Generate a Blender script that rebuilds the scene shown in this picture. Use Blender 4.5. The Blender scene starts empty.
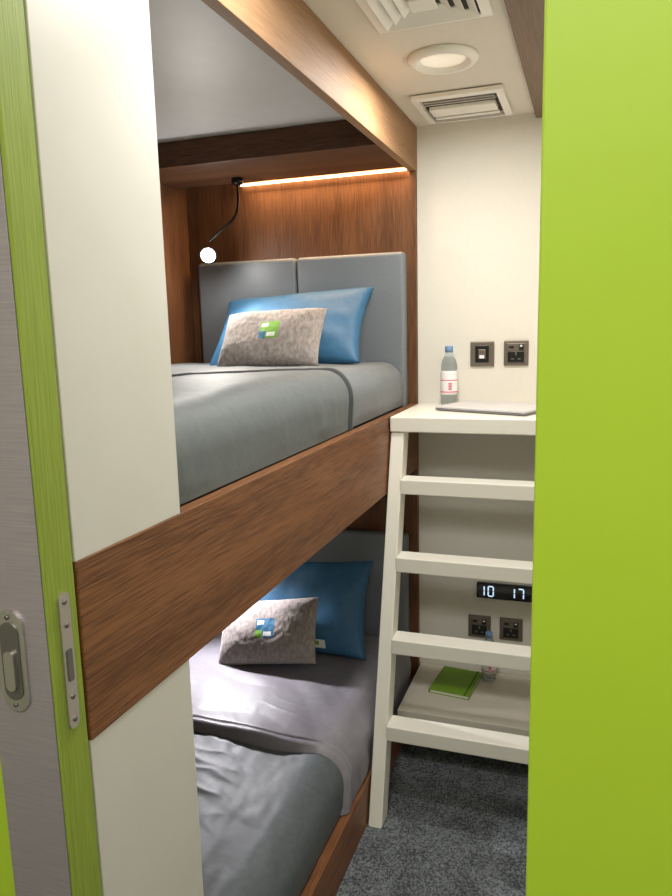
import bpy, bmesh, math
from mathutils import Vector, Matrix, noise

def lin(c):
    r=[]
    for v in c:
        v=v/255.0
        r.append(v/12.92 if v<=0.04045 else ((v+0.055)/1.055)**2.4)
    return (r[0],r[1],r[2],1.0)

def mat(name,col,rough=0.5,metal=0.0,**kw):
    m=bpy.data.materials.new(name); m.use_nodes=True
    nt=m.node_tree; b=nt.nodes['Principled BSDF']
    b.inputs['Base Color'].default_value=lin(col)
    b.inputs['Roughness'].default_value=rough
    b.inputs['Metallic'].default_value=metal
    for k,v in kw.items():
        b.inputs[k.replace('_',' ')].default_value=v
    return m

def noisy(name,c1,c2,scale,rough=0.6,bump=0.1,mscale=(1,1,1),detail=6,metal=0.0,lo=0.35,hi=0.65,dist=0.01,**kw):
    m=mat(name,c1,rough,metal,**kw); nt=m.node_tree; b=nt.nodes['Principled BSDF']
    tc=nt.nodes.new('ShaderNodeTexCoord'); mp=nt.nodes.new('ShaderNodeMapping')
    mp.inputs['Scale'].default_value=mscale
    n=nt.nodes.new('ShaderNodeTexNoise'); n.inputs['Scale'].default_value=scale; n.inputs['Detail'].default_value=detail
    r=nt.nodes.new('ShaderNodeValToRGB')
    r.color_ramp.elements[0].position=lo; r.color_ramp.elements[1].position=hi
    r.color_ramp.elements[0].color=lin(c1); r.color_ramp.elements[1].color=lin(c2)
    bp=nt.nodes.new('ShaderNodeBump'); bp.inputs['Strength'].default_value=bump; bp.inputs['Distance'].default_value=dist
    L=nt.links
    L.new(tc.outputs['Object'],mp.inputs['Vector']); L.new(mp.outputs[0],n.inputs['Vector'])
    L.new(n.outputs['Fac'],r.inputs['Fac']); L.new(r.outputs[0],b.inputs['Base Color'])
    L.new(n.outputs['Fac'],bp.inputs['Height']); L.new(bp.outputs[0],b.inputs['Normal'])
    return m

def wood(name,c1,c2,axis,rough=0.5,lo=0.38,hi=0.6):
    s={'x':(3,100,100),'y':(100,3,100),'z':(100,100,3)}[axis]
    s2={'x':(0.6,9,9),'y':(9,0.6,9),'z':(9,9,0.6)}[axis]
    m=mat(name,c1,rough); nt=m.node_tree; b=nt.nodes['Principled BSDF']; L=nt.links
    b.inputs['Specular IOR Level'].default_value=0.35
    tc=nt.nodes.new('ShaderNodeTexCoord')
    outs=[]
    for sc,nsc in ((s,4.0),(s2,1.6)):
        mp=nt.nodes.new('ShaderNodeMapping'); mp.inputs['Scale'].default_value=sc
        n=nt.nodes.new('ShaderNodeTexNoise'); n.inputs['Scale'].default_value=nsc; n.inputs['Detail'].default_value=5
        n.inputs['Distortion'].default_value=0.2
        L.new(tc.outputs['Object'],mp.inputs['Vector']); L.new(mp.outputs[0],n.inputs['Vector']); outs.append(n)
    mx=nt.nodes.new('ShaderNodeMath'); mx.operation='MULTIPLY_ADD'; mx.inputs[1].default_value=0.62
    h=nt.nodes.new('ShaderNodeMath'); h.operation='MULTIPLY'; h.inputs[1].default_value=0.38
    L.new(outs[1].outputs['Fac'],h.inputs[0]); L.new(outs[0].outputs['Fac'],mx.inputs[0]); L.new(h.outputs[0],mx.inputs[2])
    r=nt.nodes.new('ShaderNodeValToRGB')
    r.color_ramp.elements[0].position=lo; r.color_ramp.elements[1].position=hi
    r.color_ramp.elements[0].color=lin(c2); r.color_ramp.elements[1].color=lin(c1)
    L.new(mx.outputs[0],r.inputs['Fac']); L.new(r.outputs[0],b.inputs['Base Color'])
    bp=nt.nodes.new('ShaderNodeBump'); bp.inputs['Strength'].default_value=0.15; bp.inputs['Distance'].default_value=0.003
    L.new(outs[0].outputs['Fac'],bp.inputs['Height']); L.new(bp.outputs[0],b.inputs['Normal'])
    return m

def emis(name,col,s):
    m=mat(name,col,0.5); b=m.node_tree.nodes['Principled BSDF']
    b.inputs['Emission Color'].default_value=lin(col); b.inputs['Emission Strength'].default_value=s
    return m

# ---------- materials
M_wall=noisy('cream_wall_paint',(227,223,213),(225,221,210),60,0.75,0.015,dist=0.002)
M_ceil=noisy('ceiling_paint',(226,220,208),(224,218,205),40,0.8,0.015,dist=0.002)
M_bceil=noisy('bunk_ceiling_laminate',(204,203,204),(200,199,200),15,0.55,0.01,dist=0.002)
M_panel=noisy('cream_laminate',(216,213,208),(213,210,204),8,0.45,0.005,dist=0.002)
M_wy=wood('oak_stained_rail',(142,94,58),(88,54,31),'y',0.45)
M_wf=wood('oak_lit_fascia',(156,121,88),(134,101,71),'y',0.65)  # tan lightened: the ceiling light on the fascia is put into the colour
M_soff=wood('oak_grey_bulkhead',(136,116,98),(118,99,83),'y',0.65)
M_wz=wood('walnut_panel_vertical',(116,78,50),(80,51,31),'z')
M_wx=wood('walnut_beam',(104,71,48),(68,44,29),'x')
M_green=noisy('lime_green_paint',(176,207,48),(174,205,46),6,0.5,0.005,dist=0.002)
M_gedge=noisy('lime_stained_ply_edge',(150,168,62),(132,152,50),5,0.55,0.15,(60,60,2),dist=0.003)
M_steel=noisy('brushed_steel',(184,174,178),(172,162,166),4,0.45,0.05,(3,3,120),metal=0.5,dist=0.002)
M_hand=mat('satin_nickel',(200,196,190),0.3,0.9)
M_hdark=mat('pull_recess_steel',(130,126,122),0.4,0.8)
M_leather=noisy('grey_leatherette',(120,126,132),(112,118,124),180,0.48,0.12,dist=0.002)
M_duvet=noisy('grey_sateen_duvet',(98,106,108),(93,100,102),60,0.6,0.08,detail=4,dist=0.003)
M_band=mat('duvet_band_dark',(52,56,59),0.8)
M_sheet=noisy('grey_sateen_sheet',(116,122,126),(110,116,120),60,0.58,0.08,detail=4,dist=0.003)
M_sheet2=noisy('lamp_washed_grey_sateen',(128,125,132),(122,119,126),60,0.45,0.08,detail=4,dist=0.003)  # lighter lilac tint paints in the lamp's wash on the lower fold
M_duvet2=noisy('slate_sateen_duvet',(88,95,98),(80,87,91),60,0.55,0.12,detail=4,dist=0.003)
M_blue=noisy('blue_cotton',(50,102,140),(45,95,132),40,0.55,0.06,dist=0.003)
M_fur=noisy('taupe_plush',(164,155,150),(134,126,122),90,1.0,0.45,(1,1,0.5),detail=8,dist=0.005,Specular_IOR_Level=0.12,Sheen_Weight=0.3)
M_lg=mat('patch_green',(110,165,40),0.7); M_lw=mat('patch_white',(225,225,220),0.7); M_lb=mat('patch_blue',(40,110,150),0.7)
M_white=mat('ladder_white_lacquer',(232,229,218),0.45)
M_desk=mat('desk_white_laminate',(234,231,221),0.35)
M_ldesk=mat('lower_desk_laminate',(232,225,210),0.4)
M_dshade=mat('under_desk_shade',(60,56,52),0.8)  # dark tone paints in the shade beneath the lower desk
M_plastic=mat('white_abs_plastic',(242,239,231),0.45)
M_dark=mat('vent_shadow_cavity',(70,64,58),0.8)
M_bronze=mat('brushed_bronze_plate',(122,112,102),0.45,0.6)
M_black=mat('black_plastic',(18,18,20),0.35)
M_blackg=mat('black_glass',(6,6,8),0.08)
M_lap=mat('laptop_aluminium',(198,198,200),0.45,0.0)
M_laps=mat('laptop_base',(120,120,122),0.5,0.0)
M_note=mat('green_notebook_cover',(124,168,34),0.55)
M_page=mat('paper',(235,232,220),0.8)
M_cap=mat('bottle_cap_blue',(120,155,195),0.4)
M_label=mat('label_white',(240,238,240),0.5)
M_pink=mat('label_pink',(215,70,110),0.5)
M_pet=mat('clear_pet_water',(232,242,248),0.06,0.0,Transmission_Weight=0.9,IOR=1.25)
M_bulb=emis('lamp_led',(255,244,222),120)
M_lamp=mat('black_gooseneck_metal',(22,21,20),0.4,0.6)
M_led=emis('warm_led_strip',(255,206,150),12)
M_dl=emis('downlight_lens',(255,246,228),0.3)
M_cl=emis('corridor_lamp',(255,248,238),3)
M_digit=emis('digit_glow',(190,220,245),1.1)

# carpet
M_carpet=mat('charcoal_loop_carpet',(80,82,86),0.95); nt=M_carpet.node_tree; b=nt.nodes['Principled BSDF']; L=nt.links
tc=nt.nodes.new('ShaderNodeTexCoord')
n1=nt.nodes.new('ShaderNodeTexNoise'); n1.inputs['Scale'].default_value=170; n1.inputs['Detail'].default_value=3
n2=nt.nodes.new('ShaderNodeTexNoise'); n2.inputs['Scale'].default_value=14
L.new(tc.outputs['Object'],n1.inputs['Vector']); L.new(tc.outputs['Object'],n2.inputs['Vector'])
ad=nt.nodes.new('ShaderNodeMath'); ad.operation='MULTIPLY_ADD'; ad.inputs[1].default_value=0.25
L.new(n2.outputs['Fac'],ad.inputs[0]); L.new(n1.outputs['Fac'],ad.inputs[2])
r=nt.nodes.new('ShaderNodeValToRGB'); r.color_ramp.elements[0].position=0.5; r.color_ramp.elements[1].position=0.78
r.color_ramp.elements[0].color=lin((58,62,66)); r.color_ramp.elements[1].color=lin((128,134,138))
L.new(ad.outputs[0],r.inputs['Fac']); L.new(r.outputs[0],b.inputs['Base Color'])
bp=nt.nodes.new('ShaderNodeBump'); bp.inputs['Strength'].default_value=0.8; bp.inputs['Distance'].default_value=0.006
L.new(n1.outputs['Fac'],bp.inputs['Height']); L.new(bp.outputs[0],b.inputs['Normal'])

# ---------- helpers
col=bpy.context.scene.collection
def obj(name,me,mats,loc=(0,0,0),rot=(0,0,0),parent=None,smooth=False):
    for m in (mats if isinstance(mats,(list,tuple)) else [mats]): me.materials.append(m)
    o=bpy.data.objects.new(name,me); col.objects.link(o)
    o.location=loc; o.rotation_euler=rot
    if parent: o.parent=parent
    if smooth:
        for p in me.polygons: p.use_smooth=True
    return o
def empty(name,loc=(0,0,0),rot=(0,0,0)):
    o=bpy.data.objects.new(name,None); col.objects.link(o); o.location=loc; o.rotation_euler=rot; o.empty_display_size=0.05
    return o
def box(name,x0,x1,y0,y1,z0,z1,m,bev=0.0,parent=None,rot=(0,0,0),origin=None,seg=2):
    c=Vector(((x0+x1)/2,(y0+y1)/2,(z0+z1)/2))
    bm=bmesh.new(); bmesh.ops.create_cube(bm,size=1.0)
    bmesh.ops.scale(bm,vec=(x1-x0,y1-y0,z1-z0),verts=bm.verts)
    if bev>0: bmesh.ops.bevel(bm,geom=bm.edges[:],offset=bev,segments=seg,affect='EDGES',profile=0.5)
    me=bpy.data.meshes.new(name); bm.to_mesh(me); bm.free()
    o=obj(name,me,m,c,rot,parent)
    return o
def lathe(name,prof,m,loc=(0,0,0),rot=(0,0,0),parent=None,seg=40,fidx=None):
    bm=bmesh.new(); rings=[]
    for (rr,z) in prof:
        rings.append([bm.verts.new((rr*math.cos(2*math.pi*i/seg),rr*math.sin(2*math.pi*i/seg),z)) for i in range(seg)])
    for k in range(len(rings)-1):
        for i in range(seg):
            j=(i+1)%seg
            f=bm.faces.new((rings[k][i],rings[k][j],rings[k+1][j],rings[k+1][i]))
            if fidx: f.material_index=fidx[k]
    if prof[0][0]>1e-5: bm.faces.new(list(reversed(rings[0])))
    if prof[-1][0]>1e-5: bm.faces.new(rings[-1])
    bmesh.ops.remove_doubles(bm,verts=bm.verts,dist=1e-6)
    bmesh.ops.recalc_face_normals(bm,faces=bm.faces)
    me=bpy.data.meshes.new(name); bm.to_mesh(me); bm.free()
    o=obj(name,me,m,loc,rot,parent,True)
    return o
def tube(name,pts,rad,m,parent=None,res=10):
    cu=bpy.data.curves.new(name,'CURVE'); cu.dimensions='3D'; cu.bevel_depth=rad; cu.bevel_resolution=4; cu.resolution_u=res
    sp=cu.splines.new('NURBS'); sp.points.add(len(pts)-1); sp.use_endpoint_u=True; sp.order_u=4
    for p,q in zip(sp.points,pts): p.co=(q[0],q[1],q[2],1)
    cu.use_fill_caps=True
    o=bpy.data.objects.new(name,cu); col.objects.link(o)
    dg=bpy.context.evaluated_depsgraph_get(); me=bpy.data.meshes.new_from_object(o.evaluated_get(dg))
    bpy.data.objects.remove(o)
    me.materials.clear()
    return obj(name,me,m,parent=parent,smooth=True)
def stadium(name,w,h,t,m,loc,rot,parent,rad=None,seg=10,bev=0.001):
    rad=rad or w/2*0.999
    bm=bmesh.new(); vs=[]
    for cx,cz,a0 in ((w/2-rad,h/2-rad,0),(-w/2+rad,h/2-rad,90),(-w/2+rad,-h/2+rad,180),(w/2-rad,-h/2+rad,270)):
        for i in range(seg+1):
            a=math.radians(a0+90*i/seg); vs.append(bm.verts.new((cx+rad*math.cos(a),-t/2,cz+rad*math.sin(a))))
    f=bm.faces.new(vs)
    ex=bmesh.ops.extrude_face_region(bm,geom=[f]); bmesh.ops.translate(bm,vec=(0,t,0),verts=[v for v in ex['geom'] if isinstance(v,bmesh.types.BMVert)])
    bmesh.ops.remove_doubles(bm,verts=bm.verts,dist=1e-6)
    bmesh.ops.recalc_face_normals(bm,faces=bm.faces)
    me=bpy.data.meshes.new(name); bm.to_mesh(me); bm.free()
    return obj(name,me,m,loc,rot,parent)

# ---------- room shell
CE=2.336
box('floor',-2.0,1.6,-1.6,2.9,-0.1,0.0,M_carpet)
box('ceiling',-1.75,0.2,0.75,2.9,CE,CE+0.08,M_ceil)
box('wall_back',-1.75,0.2,2.80,2.90,0,CE,M_wall)
box('wall_left',-1.75,-1.65,0.75,2.80,0,CE,M_wall)
box('wall_right',0.10,0.2,0.75,2.80,0,CE,M_wall)
box('wall_front',-0.044,1.6,0.65,0.75,0,2.7,M_green,0.002)
box('wall_front_header',-1.75,-0.044,0.65,0.75,2.12,2.7,M_green)
box('wall_front_pocket',-2.0,-1.46,0.65,0.75,0,2.12,M_green)
box('trim_1',-0.21,0.10,0.75,2.80,2.318,CE,M_soff,0.002)   # timber bulkhead
# corridor the photo was taken from
box('wall_corridor',-2.0,1.6,-1.7,-1.6,0,2.7,M_wall)
box('wall_corridor_left',-2.1,-2.0,-1.6,0.75,0,2.7,M_wall)
box('wall_corridor_right',1.6,1.7,-1.6,0.75,0,2.7,M_wall)
box('ceiling_corridor',-2.0,1.6,-1.6,0.65,2.7,2.78,M_ceil)
cl=box('corridor_ceiling_lamp',-0.8,0.6,-0.75,-0.35,2.66,2.70,M_cl,0.004)

# ---------- bunk bed
bunk=empty('bunk_bed')
XF=-0.64
box('rail_upper',XF-0.028,XF,0.755,2.798,1.04,1.30,M_wy,0.002,bunk)
box('rail_lower',XF-0.028,XF,0.755,2.798,0.0,0.15,M_wy,0.002,bunk)
box('fascia_top',XF-0.028,XF,0.755,2.798,2.175,CE-0.001,M_wf,0.002,bunk)
box('side_panel_upper',XF-0.012,XF-0.002,0.755,1.02,1.30,2.175,M_panel,0.001,bunk)
box('side_panel_lower',XF-0.012,XF-0.002,0.755,1.02,0.15,1.04,M_panel,0.001,bunk)
box('liner_back',-1.62,XF-0.001,2.772,2.798,0.0,2.262,M_wz,0,bunk)
box('liner_side',-1.648,-1.622,0.755,2.798,0.0,2.262,M_wz,0,bunk)
box('liner_foot',-1.62,XF-0.032,0.755,0.775,0.0,2.262,M_wz,0,bunk)
box('canopy_ceiling',-1.648,XF-0.029,0.755,2.798,2.264,2.30,M_bceil,0,bunk)
box('canopy_beam',-1.62,XF-0.0285,2.34,2.705,2.177,2.262,M_wx,0.002,bunk)
box('under_beam',-1.62,XF-0.03,2.45,2.705,0.99,1.045,M_wx,0.002,bunk)
box('deck_upper',-1.62,XF-0.03,0.776,2.77,1.05,1.27,M_wx,0,bunk)
box('deck_lower',-1.62,XF-0.03,0.776,2.77,0.0,0.12,M_wx,0,bunk)
box('led_strip_upper',-1.36,XF-0.035,2.748,2.77,2.178,2.183,M_led,0,bunk)

# ---------- bedding
def profile(s,zt,zb,off,xl=-1.612,xf=-0.680,R=0.085):
    L1=(xf-R)-xl; L2=math.pi*R/2; L3=(zt-R)-zb
    d=s*(L1+L2+L3)
    if d<L1: return xl+d,zt,0,1
    if d<L1+L2:
        a=(d-L1)/R; return xf-R+R*math.sin(a),zt-R+R*math.cos(a),math.sin(a),math.cos(a)
    return xf,zt-R-(d-L1-L2),1,0
def end_upper(x,z,zt):
    # turned-back corner: diagonal over the top, rounding over the front edge
    q=2.10+1.05*(x+0.80)
    y=min(q,2.11)
    # smooth minimum
    kx=0.05; y=-kx*math.log(math.exp(-q/kx)+math.exp(-2.11/kx))
    y=max(y,1.45)
    return y-0.55*max(0,x+0.74)-0.25*max(0,(zt-0.05)-z)
def end_lower(x,z,zt): return 1.85+0.04*(x+1.1)+0.012*math.sin(x*9)-0.25*max(0,(zt-0.03)-z)
def cloth(name,y0,yend,zt,zb,off,m,seed,amp,edge=0.03,N=230,Mv=120,bottom=None,fine=0.0,band=True,fold=None,foldh=0.0,xmax=0.0265):
    bm=bmesh.new(); g=[]; ee=[]
    for i in range(N+1):
        t=i/N
        tt=1-(1-t)**1.8
        row=[]; er=[]
        for j in range(Mv+1):
            s=j/Mv
            x,z,nx,nz=profile(s,zt,zb,off)
            y1l=yend(x,z,zt) if callable(yend) else yend
            y=y0+(y1l-y0)*tt
            e=abs(y1l-y); er.append(e)
            k=1.0
            if edge>0 and e<edge: k=math.sqrt(max(0,1-((edge-e)/edge)**2))
            o=0.002+off*k
            if edge>0: o+=0.006*math.exp(-((e-0.028)/0.018)**2)
            seam=-0.006*math.exp(-((e-0.052)/0.006)**2) if edge>0 else 0
            w=noise.noise(Vector((x*2.6+seed,y*2.0,z*2.6)))*amp*1.4
            w+=noise.noise(Vector((x*6+seed,y*4+x*3,z*6)))*amp*0.6
            q=x*0.8+y*1.2+0.25*noise.noise(Vector((x*3+seed,y*3,z*2)))
            w+=max(0,noise.noise(Vector((q*7+seed,z*2,(y-x)*1.2))))*amp*1.0
            if fine:
                # creases: stretched ridged noise, fading in and out
                wx_=x+0.06*noise.noise(Vector((x*5+seed,y*5,1))); wy_=y+0.06*noise.noise(Vector((x*5,y*5+seed,7)))
                rn=1-abs(noise.noise(Vector(((wx_*0.5+wy_)*16+seed,(wy_*0.5-wx_)*3.5,z*4))))*2.2
                msk=max(0,noise.noise(Vector((x*3+seed+4,y*3,z*3)))+0.3)
                w+=max(0,rn)**3*fine*1.6*msk
                w+=noise.noise(Vector((x*34+seed,y*16+x*8,z*10)))*fine*0.35
            w=(w+seam)*(k if edge>0 else 1)
            w=max(w,-0.6*off) if edge>0 else w*0.6
            if edge==0 and fold is not None:
                d=y-fold(x,z,zt)
                g_=max(0,min(1,d/0.06)); g_=g_*g_*(3-2*g_)
                end=max(0,min(1,(y_endm-y)/0.05))
                w=min(w,0.0015)*(1-g_)+(foldh+w*2.0)*g_*end
            elif edge==0: w=min(w,0.0015)
            if nx>0.9: w*=max(0.15,min(1,(z-zb)/0.03))
            zz=z+nz*(o+w); xx=x+nx*min(o+w,xmax)
            row.append(bm.verts.new((xx,y,max(zz,zb))))
        g.append(row); ee.append(er)
    for i in range(N):
        for j in range(Mv):
            f=bm.faces.new((g[i][j],g[i][j+1],g[i+1][j+1],g[i+1][j]))
            if band and edge>0 and 0.036<ee[i][j]<0.058: f.material_index=1
    if bottom:
        bot=[]
        for i in range(N+1):
            bot.append((bm.verts.new((g[i][0].co.x,g[i][0].co.y,zb)),bm.verts.new((g[i][-1].co.x,g[i][-1].co.y,zb-0.0005))))
        for i in range(N):
            bm.faces.new((bot[i][0],bot[i+1][0],bot[i+1][1],bot[i][1]))
            bm.faces.new((g[i][0],g[i+1][0],bot[i+1][0],bot[i][0]))
            bm.faces.new((g[i][-1],bot[i][1],bot[i+1][1],g[i+1][-1]))
        for i in (0,N):
            bm.faces.new([v for v in g[i]]+[bot[i][1],bot[i][0]])
    bmesh.ops.recalc_face_normals(bm,faces=bm.faces)
    me=bpy.data.meshes.new(name); bm.to_mesh(me); bm.free()
    return obj(name,me,m,smooth=True)
y_endm=2.705
cloth('mattress',0.782,y_endm,1.466,1.302,0.0,M_sheet,3.1,0.004,edge=0,bottom=True,fold=end_upper,foldh=0.004)
cloth('duvet',0.784,end_upper,1.466,1.303,0.010,[M_duvet,M_band],8.1,0.0065,edge=0.026,fine=0.0012)
cloth('mattress',0.782,y_endm,0.315,0.152,0.0,M_sheet,9.7,0.006,edge=0,bottom=True)
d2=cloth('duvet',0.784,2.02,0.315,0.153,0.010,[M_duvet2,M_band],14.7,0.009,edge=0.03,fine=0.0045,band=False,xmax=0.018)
td=cloth('turned_back_fold',2.68,end_lower,0.315,0.154,0.028,[M_sheet2,M_band],21.3,0.011,edge=0.03,fine=0.0012,band=False,xmax=0.036)
td.parent=d2

# headboards: two upholstered pads each
def pad(name,x0,x1,z0,z1,parent):
    w=x1-x0; h=z1-z0; T=0.055
    bm=bmesh.new(); bmesh.ops.create_cube(bm,size=1.0); bmesh.ops.scale(bm,vec=(w,T,h),verts=bm.verts)
    bmesh.ops.bevel(bm,geom=bm.edges[:],offset=0.016,segments=5,affect='EDGES',profile=0.5)
    me=bpy.data.meshes.new(name); bm.to_mesh(me); bm.free()
    return obj(name,me,M_leather,((x0+x1)/2,2.771-T/2,(z0+z1)/2),parent=parent,smooth=True)
for z0,z1 in ((1.28,1.88),(0.13,0.775)):
    hb=empty('headboard',(-1.115,2.74,z0))
    for k,(a,b_) in enumerate(((-1.558,-1.117),(-1.113,-0.674))):
        p=pad('pad_%d'%(k+1),a,b_,z0,z1,None); p.parent=hb; p.matrix_parent_inverse=Matrix.Translation(-hb.location)

# pillows
def pillow(name,w,h,t,loc,rot,mats,seed,amp=0.003,patches=(),k=0.07,bow=0.42,fuzz=0.0):
    N=72; bm=bmesh.new(); F=[];B=[]
    for i in range(N+1):
        u=-1+2*i/N; fr=[];bk=[]
        for j in range(N+1):
            v=-1+2*j/N
            x=w/2*u*(1-k*(1-v*v)); z=h/2*v*(1-k*(1-u*u))
            T=t/2*(max(0,(1-abs(u)**2.4))*max(0,(1-abs(v)**2.4)))**bow
            edge=min(1,5*min(1-abs(u),1-abs(v)))
            ang=math.atan2(v,u); rr=math.hypot(u,v)
            cr=math.sin(ang*9+seed+2*noise.noise(Vector((x*4+seed,z*4,0))))*0.5*max(0,rr-0.55)
            w1=(noise.noise(Vector((x*8+seed,z*8,1)))+cr)*amp*edge+noise.noise(Vector((x*60+seed,z*60,3)))*fuzz
            w2=noise.noise(Vector((x*8+seed,z*8,9)))*amp*edge
            a=bm.verts.new((x,-T-w1,z)); fr.append(a)
            if abs(u)==1 or abs(v)==1: bk.append(a)
            else: bk.append(bm.verts.new((x,T*0.8+w2,z)))
        F.append(fr);B.append(bk)
    for i in range(N):
        for j in range(N):
            f=bm.faces.new((F[i][j],F[i+1][j],F[i+1][j+1],F[i][j+1]))
            u=-1+2*(i+.5)/N; v=-1+2*(j+.5)/N
            for (u0,u1,v0,v1,mi) in patches:
                if u0<u<u1 and v0<v<v1: f.material_index=mi
            bm.faces.new((B[i][j],B[i][j+1],B[i+1][j+1],B[i+1][j]))
    bmesh.ops.recalc_face_normals(bm,faces=bm.faces)
    me=bpy.data.meshes.new(name); bm.to_mesh(me); bm.free()
    return obj(name,me,mats,loc,[math.radians(a) for a in rot],smooth=True)
lab=[(0.24,0.5,-0.88,-0.72,1),(0.30,0.42,-0.84,-0.76,2)]
pillow('pillow',0.62,0.37,0.13,(-1.09,2.575,1.597),(-42,-3,0),[M_blue,M_lw,M_lg],1.0,0.010,patches=lab)
pillow('pillow',0.60,0.38,0.14,(-1.08,2.54,0.505),(-28,-3,0),[M_blue,M_lw,M_lg],4.0,0.010,patches=lab)
cp=[(-0.14,0.24,-0.30,0.30,2),(-0.14,0.0,-0.30,-0.05,3),(0.02,0.2,-0.24,-0.1,1),(-0.10,0.02,0.12,0.24,1)]
pillow('throw_cushion',0.385,0.25,0.12,(-1.085,2.395,1.566),(-38,-2,3),[M_fur,M_lw,M_lg,M_lb],7.0,0.008,cp,k=0.04,fuzz=0.0012)
pillow('throw_cushion',0.40,0.25,0.12,(-1.130,2.36,0.462),(-36,-8,3),[M_fur,M_lw,M_lb,M_lg],12.0,0.008,cp,k=0.04,fuzz=0.0012)

# ---------- reading lamps
def lamp(base,pts,head,aim):
    e=empty('reading_lamp',base)
    inv=Matrix.Translation(-Vector(base))
    def P(o): o.parent=e; o.matrix_parent_inverse=inv; return o
    P(lathe('mount',[(0.0,0),(0.02,0),(0.022,-0.004),(0.022,-0.02),(0.012,-0.026),(0.0,-0.026)],M_lamp,base))
    P(tube('gooseneck',pts,0.005,M_lamp))
    d=Vector(aim).normalized(); q=Vector((0,0,-1)).rotation_difference(d).to_euler()
    P(lathe('head',[(0,0.034),(0.012,0.034),(0.018,0.022),(0.022,-0.012),(0.033,-0.022),(0.030,-0.022),(0.020,-0.014),(0,-0.014)],M_lamp,head,q))
    P(lathe('led_lens',[(0,-0.0145),(0.025,-0.0145),(0.0265,-0.021),(0.016,-0.026),(0,-0.028)],M_bulb,head,q))
    return e
lamp((-1.30,2.607,2.176),[(-1.30,2.607,2.152),(-1.295,2.60,2.11),(-1.285,2.58,2.06),(-1.30,2.56,2.01),(-1.36,2.55,1.975),(-1.40,2.545,1.940)],(-1.400,2.535,1.895),(0.35,-0.85,-0.40))
lamp((-1.30,2.607,0.989),[(-1.30,2.607,0.965),(-1.30,2.60,0.92),(-1.31,2.57,0.88),(-1.36,2.54,0.86),(-1.41,2.50,0.85),(-1.42,2.47,0.835)],(-1.425,2.46,0.82),(0.45,-0.5,-0.75))

# ---------- ladder
lad=empty('ladder',(-0.35,2.2,0))
linv=Matrix.Translation(-lad.location)
def LP(o): o.parent=lad; o.matrix_parent_inverse=linv; return o
SL=0.2756
def yl(z): return 2.365+(z-1.29)*SL
def stile(name,x0,x1):
    D=0.075; zt=1.246; bm=bmesh.new()
    vs=[bm.verts.new(c) for c in ((x0,yl(0),0),(x1,yl(0),0),(x1,yl(0)+D,0),(x0,yl(0)+D,0),(x0,yl(zt),zt),(x1,yl(zt),zt),(x1,yl(zt)+D,zt),(x0,yl(zt)+D,zt))]
    for f in ((0,3,2,1),(4,5,6,7),(0,1,5,4),(1,2,6,5),(2,3,7,6),(3,0,4,7)): bm.faces.new([vs[i] for i in f])
    bmesh.ops.bevel(bm,geom=bm.edges[:],offset=0.003,segments=2,affect='EDGES')
    me=bpy.data.meshes.new(name); bm.to_mesh(me); bm.free()
    return LP(obj(name,me,M_white))
stile('stile_left',-0.634,-0.590); stile('stile_right',-0.094,-0.05)
for i,z in enumerate((1.07,0.82,0.562,0.294)):
    y=yl(z)
    LP(box('tread_%d'%(i+1),-0.590,-0.094,y-0.006,y+0.072,z-0.026,z+0.024,M_white,0.003))

# ---------- desks
dk=empty('desk_shelf',(-0.3,2.55,1.3)); 
o=box('top',-0.636,0.098,2.345,2.797,1.248,1.30,M_desk,0.004); o.parent=dk; o.matrix_parent_inverse=Matrix.Translation(-dk.location)
dk2=empty('desk_shelf',(-0.3,2.55,0.2))
for nm,a in (('top',(-0.636,0.098,2.40,2.797,0.165,0.20)),('shade_panel',(-0.60,0.098,2.62,2.64,0.0,0.165)),('support_left',(-0.636,-0.615,2.46,2.797,0.0,0.165))):
    o=box(nm,*a,M_ldesk if nm=='top' else M_dshade,0.003); o.parent=dk2; o.matrix_parent_inverse=Matrix.Translation(-dk2.location)  # dark boards stand in for the shade under the top

# ---------- laptop
lp=empty('laptop',(-0.315,2.588,1.3005),(0,0,math.radians(-22)))
LW,LD=0.175,0.119
box('base',-LW,LW,-LD,LD,0.002,0.008,M_laps,0.002,lp)
box('lid',-LW,LW,-LD,LD,0.0085,0.0165,M_lap,0.003,lp,seg=3)
lathe('hinge',[(0.004,-0.12),(0.004,0.12)],M_laps,(0,LD-0.002,0.0085),(0,math.pi/2,0),lp,16)
for sx in(-1,1):
    for sy in(-1,1): box('foot_%d%d'%(sx+1,sy+1),sx*0.14-0.008,sx*0.14+0.008,sy*0.09-0.008,sy*0.09+0.008,0,0.0022,M_black,0,lp)

# ---------- bottles
def bottle(loc,s=1.0):
    e=empty('water_bottle',loc)
    pr=[(0,0.004),(0.022,0.0),(0.029,0.006),(0.030,0.02),(0.0285,0.028),(0.030,0.036),(0.0285,0.044),(0.030,0.052),(0.030,0.12),(0.0285,0.126),(0.030,0.132),(0.029,0.145),(0.024,0.162),(0.016,0.178),(0.012,0.186),(0.012,0.196),(0,0.196)]
    lathe('body',[(r*s,z*s) for r,z in pr],M_pet,parent=e)
    lathe('cap',[(0,0.188*s),(0.0145*s,0.188*s),(0.0145*s,0.209*s),(0.013*s,0.211*s),(0,0.211*s)],M_cap,parent=e)
    lathe('label',[(0.0306*s,z*s) for z in (0.038,0.046,0.050,0.088,0.091,0.110,0.117,0.122)],[M_label,M_pink],parent=e,fidx=[0,1,0,1,0,0,0])
    for k in range(5):
        a=math.radians(-72); z=(0.057+k*0.0055)*s
        o=box('label_mark_%d'%k,-0.006*s,0.006*s,-0.0006,0.0006,-0.0016*s,0.0016*s,M_pink,0,e,(0,0,a+math.pi/2)); o.location=(0.0308*s*math.cos(a),0.0308*s*math.sin(a),z)
bottle((-0.508,2.742,1.3005),1.06); bottle((-0.345,2.73,0.2005),0.95)

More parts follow.
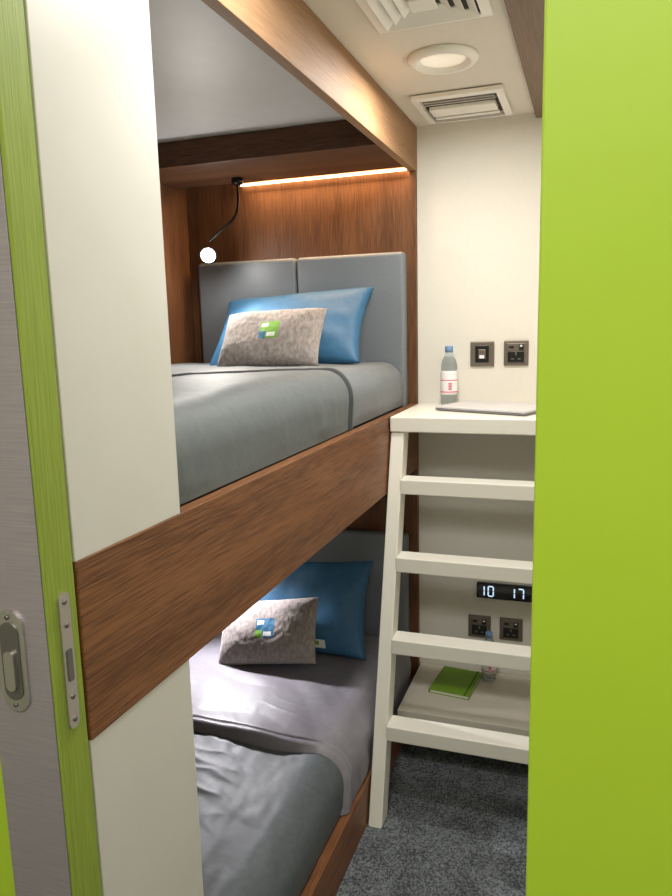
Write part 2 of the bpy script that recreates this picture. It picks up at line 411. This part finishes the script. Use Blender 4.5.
# ---------- notebook
nb=empty('notebook',(-0.462,2.655,0.2005),(0,0,math.radians(-6)))
box('pages',-0.074,0.076,-0.102,0.102,0.002,0.012,M_page,0,nb)
box('cover_back',-0.079,0.079,-0.105,0.105,0,0.002,M_note,0,nb)
box('cover_front',-0.079,0.079,-0.105,0.105,0.012,0.0145,M_note,0.001,nb)
box('spine',-0.0805,-0.077,-0.105,0.105,0,0.0145,M_note,0.001,nb)
box('elastic_band',0.058,0.064,-0.1055,0.1055,0.0144,0.0155,mat('elastic_dark_green',(70,110,30),0.7),0,nb)

# ---------- sockets & switches
def socket(name,x,z,kind):
    e=empty(name,(x,2.7995,z))
    box('plate',-0.045,0.045,-0.008,0,-0.047,0.047,M_bronze,0.003,e)
    if kind=='switch':
        box('insert',-0.026,0.026,-0.011,-0.006,-0.032,0.032,M_black,0.002,e)
        box('rocker',-0.014,0.014,-0.0145,-0.009,-0.018,0.018,M_bronze,0.002,e)
        box('marker',-0.009,0.009,-0.0152,-0.0143,-0.016,-0.004,M_label,0,e)
    else:
        box('insert',-0.035,0.035,-0.010,-0.006,-0.037,0.037,M_bronze,0.002,e)
        box('face',-0.030,0.030,-0.0115,-0.009,-0.034,0.008,M_black,0.003,e)
        box('pin_earth',-0.003,0.003,-0.0121,-0.0112,-0.008,0.004,M_bronze,0,e)
        box('pin_left',-0.017,-0.007,-0.0121,-0.0112,-0.024,-0.019,M_bronze,0,e)
        box('pin_right',0.007,0.017,-0.0121,-0.0112,-0.024,-0.019,M_bronze,0,e)
        box('rocker',0.010,0.028,-0.014,-0.009,0.012,0.034,M_black,0.002,e)
        box('marker',0.015,0.023,-0.0146,-0.0138,0.024,0.030,M_label,0,e)
        box('usb_port',-0.026,-0.008,-0.0115,-0.009,0.018,0.028,M_black,0.001,e)
socket('light_switch',-0.391,1.49,'switch'); socket('power_socket',-0.265,1.492,'s')
socket('power_socket',-0.392,0.392,'s'); socket('power_socket',-0.267,0.394,'s')

# ---------- digital clock
dc=empty('digital_clock',(-0.285,2.7995,0.550))
box('case',-0.118,0.118,-0.018,0,-0.032,0.032,M_blackg,0.004,dc)
def seg7(cx,ch,s=0.02):
    S={'a':(0,2,1),'b':(1,1,0),'c':(1,-1,0),'d':(0,-2,1),'e':(-1,-1,0),'f':(-1,1,0),'g':(0,0,1)}
    for c in {'1':'bc','0':'abcdef','7':'abc','2':'abged'}[ch]:
        dx,dz,hz=S[c]; x=cx+dx*s*0.5; z=dz*s*0.5
        if hz: box('segment_'+c,x-s*0.42,x+s*0.42,-0.0192,-0.0178,z-0.0024,z+0.0024,M_digit,0,dc)
        else: box('segment_'+c,x-0.0024,x+0.0024,-0.0192,-0.0178,z-s*0.42,z+s*0.42,M_digit,0,dc)
for cx,ch in ((-0.098,'1'),(-0.062,'0'),(0.02,'1'),(0.055,'7')): seg7(cx,ch)

# ---------- ceiling fittings
def ring(name,hx,hy,wd,z0,z1,z2,m,parent):
    bm=bmesh.new()
    def sq(a,b,z): return [bm.verts.new(c) for c in ((-a,-b,z),(a,-b,z),(a,b,z),(-a,b,z))]
    A=sq(hx,hy,z0);B=sq(hx-wd,hy-wd,z1);C=sq(hx-wd,hy-wd,z1+z2);D=sq(hx,hy,z0+z2)
    for P_,Q in ((A,B),(B,C),(C,D),(D,A)):
        for i in range(4):
            j=(i+1)%4; bm.faces.new((P_[i],P_[j],Q[j],Q[i]))
    bmesh.ops.recalc_face_normals(bm,faces=bm.faces)
    me=bpy.data.meshes.new(name); bm.to_mesh(me); bm.free()
    return obj(name,me,m,parent=parent)
df=empty('ceiling_air_diffuser',(-0.385,1.745,CE))
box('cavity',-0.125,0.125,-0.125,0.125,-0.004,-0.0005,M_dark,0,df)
for i,h in enumerate((0.14,0.112,0.084,0.056)):
    ring('cone_%d'%(i+1),h,h,0.024 if i==0 else 0.02,-0.010 if i==0 else -0.019,-0.013 if i==0 else -0.008,0.003,M_plastic,df)
box('core',-0.03,0.03,-0.03,0.03,-0.020,-0.014,M_plastic,0.002,df)
dl=lathe('downlight',[(0.0,-0.006),(0.062,-0.006),(0.066,-0.008),(0.074,-0.018),(0.088,-0.018),(0.097,-0.010),(0.098,-0.0005),(0,-0.0005)],[M_plastic,M_dl],(-0.4135,2.134,CE),fidx=[1,0,0,0,0,0,0])
vt=empty('ceiling_air_vent',(-0.43,2.575,CE))
ring('flange',0.146,0.152,0.022,-0.016,-0.020,0.012,M_plastic,vt)
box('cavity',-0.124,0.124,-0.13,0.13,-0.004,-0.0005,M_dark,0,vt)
box('blade_far',-0.11,0.11,0.075,0.10,-0.020,-0.012,M_plastic,0.002,vt)
box('hub',-0.11,0.11,-0.035,0.045,-0.024,-0.010,M_plastic,0.003,vt)
for i in range(3):
    y=-0.115+i*0.027
    o=box('louvre_%d'%(i+1),-0.116,0.116,y-0.009,y+0.009,-0.0125,-0.0105,M_plastic,0,vt,rot=(math.radians(35),0,0))

# ---------- sliding door
sd=empty('sliding_door',(-1.0,0.72,0)); sinv=Matrix.Translation(-sd.location)
def SP(o): o.parent=sd; o.matrix_parent_inverse=sinv; return o
SP(box('leaf',-1.45,-0.646,0.698,0.748,0.006,2.112,M_green,0.001))
SP(box('edge_strip',-0.646,-0.640,0.696,0.748,0.006,2.112,M_gedge,0.001))
SP(box('steel_facing',-0.745,-0.6465,0.695,0.698,0.006,2.112,M_steel,0.0005))
hx,hz=-0.703,1.18
SP(stadium('pull_plate',0.046,0.140,0.004,M_hand,(hx,0.693,hz),(0,0,0),None))
SP(stadium('pull_recess',0.030,0.108,0.002,M_hdark,(hx,0.6905,hz),(0,0,0),None))
SP(stadium('pull_latch',0.016,0.055,0.006,M_hand,(hx,0.688,hz-0.012),(0,0,0),None))
for dz in(-0.061,0.061): SP(lathe('screw',[(0,0),(0.003,0),(0.003,0.002),(0,0.002)],M_hdark,(hx,0.691,hz+dz),(math.pi/2,0,0),seg=12))
SP(stadium('lock_forend',0.020,0.19,0.004,M_hand,(-0.6385,0.722,1.175),(0,0,math.pi/2),None))
SP(stadium('lock_slot',0.010,0.045,0.002,M_hdark,(-0.636,0.722,1.17),(0,0,math.pi/2),None,rad=0.003))
for dz in(-0.082,-0.05,0.05,0.082): SP(lathe('screw',[(0,0),(0.0035,0),(0.0035,0.0015),(0,0.0015)],M_hdark,(-0.6366,0.722,1.175+dz),(0,math.pi/2,0),seg=12))

# ---------- lights
def area(name,loc,tgt,sx,sy,p,c,spread=None):
    l=bpy.data.lights.new(name,'AREA'); l.shape='RECTANGLE'; l.size=sx; l.size_y=sy; l.energy=p; l.color=c
    if spread: l.spread=math.radians(spread)
    o=bpy.data.objects.new(name,l); col.objects.link(o); o.location=loc
    d=Vector(tgt)-Vector(loc); o.rotation_euler=d.to_track_quat('-Z','Y').to_euler(); return o
def point(name,loc,p,c,rad=0.02):
    l=bpy.data.lights.new(name,'POINT'); l.energy=p; l.color=c; l.shadow_soft_size=rad
    o=bpy.data.objects.new(name,l); col.objects.link(o); o.location=loc; return o
def spot(name,loc,tgt,p,c,ang,blend=0.6,rad=0.02):
    l=bpy.data.lights.new(name,'SPOT'); l.energy=p; l.color=c; l.spot_size=math.radians(ang); l.spot_blend=blend; l.shadow_soft_size=rad
    o=bpy.data.objects.new(name,l); col.objects.link(o); o.location=loc
    d=Vector(tgt)-Vector(loc); o.rotation_euler=d.to_track_quat('-Z','Y').to_euler(); return o
area('corridor_light',(-0.1,-0.55,2.65),(-0.1,0.1,0.8),1.4,0.5,43,(1,0.98,0.97))
area('downlight_lamp',(-0.4135,2.134,CE-0.024),(-0.4135,2.134,0),0.12,0.12,10.5,(1,0.965,0.90))
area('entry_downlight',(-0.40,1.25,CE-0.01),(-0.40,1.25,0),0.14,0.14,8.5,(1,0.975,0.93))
area('cove_led',(-0.99,2.738,2.20),(-0.99,2.748,1.0),0.66,0.02,4.8,(1,0.66,0.36))
spot('reading_lamp_beam',(-1.38,2.49,1.88),(-1.1,2.1,1.45),14,(1,0.95,0.89),150)
point('bunk_fill',(-1.37,2.47,1.88),2.6,(1,0.95,0.9))  # added fill at the lamp head, brightens the bunk ceiling
spot('reading_lamp_beam',(-1.408,2.436,0.79),(-1.12,2.02,0.33),38,(0.97,0.94,1.0),115,0.8)
point('bunk_fill',(-1.40,2.425,0.785),0.7,(0.97,0.95,1.0))  # added weak fill for the lower bunk

w=bpy.data.worlds.new('world'); bpy.context.scene.world=w; w.use_nodes=True
w.node_tree.nodes['Background'].inputs[0].default_value=(0.9,0.95,1,1); w.node_tree.nodes['Background'].inputs[1].default_value=0.3

# ---------- camera
cam=bpy.data.cameras.new('camera'); co=bpy.data.objects.new('camera',cam); col.objects.link(co)
cam.sensor_fit='VERTICAL'; cam.sensor_height=24; cam.sensor_width=18; cam.lens=24*720/896; cam.clip_start=0.02
R=Vector((0.9436,0.3305,-0.0244)).normalized(); B=Vector((0.3299,-0.9297,0.1639)).normalized()
U=B.cross(R).normalized(); B=R.cross(U)
co.matrix_world=Matrix(((R.x,U.x,B.x,0),(R.y,U.y,B.y,0),(R.z,U.z,B.z,1.6),(0,0,0,1)))
bpy.context.scene.camera=co
bpy.context.scene.view_settings.view_transform='Standard'
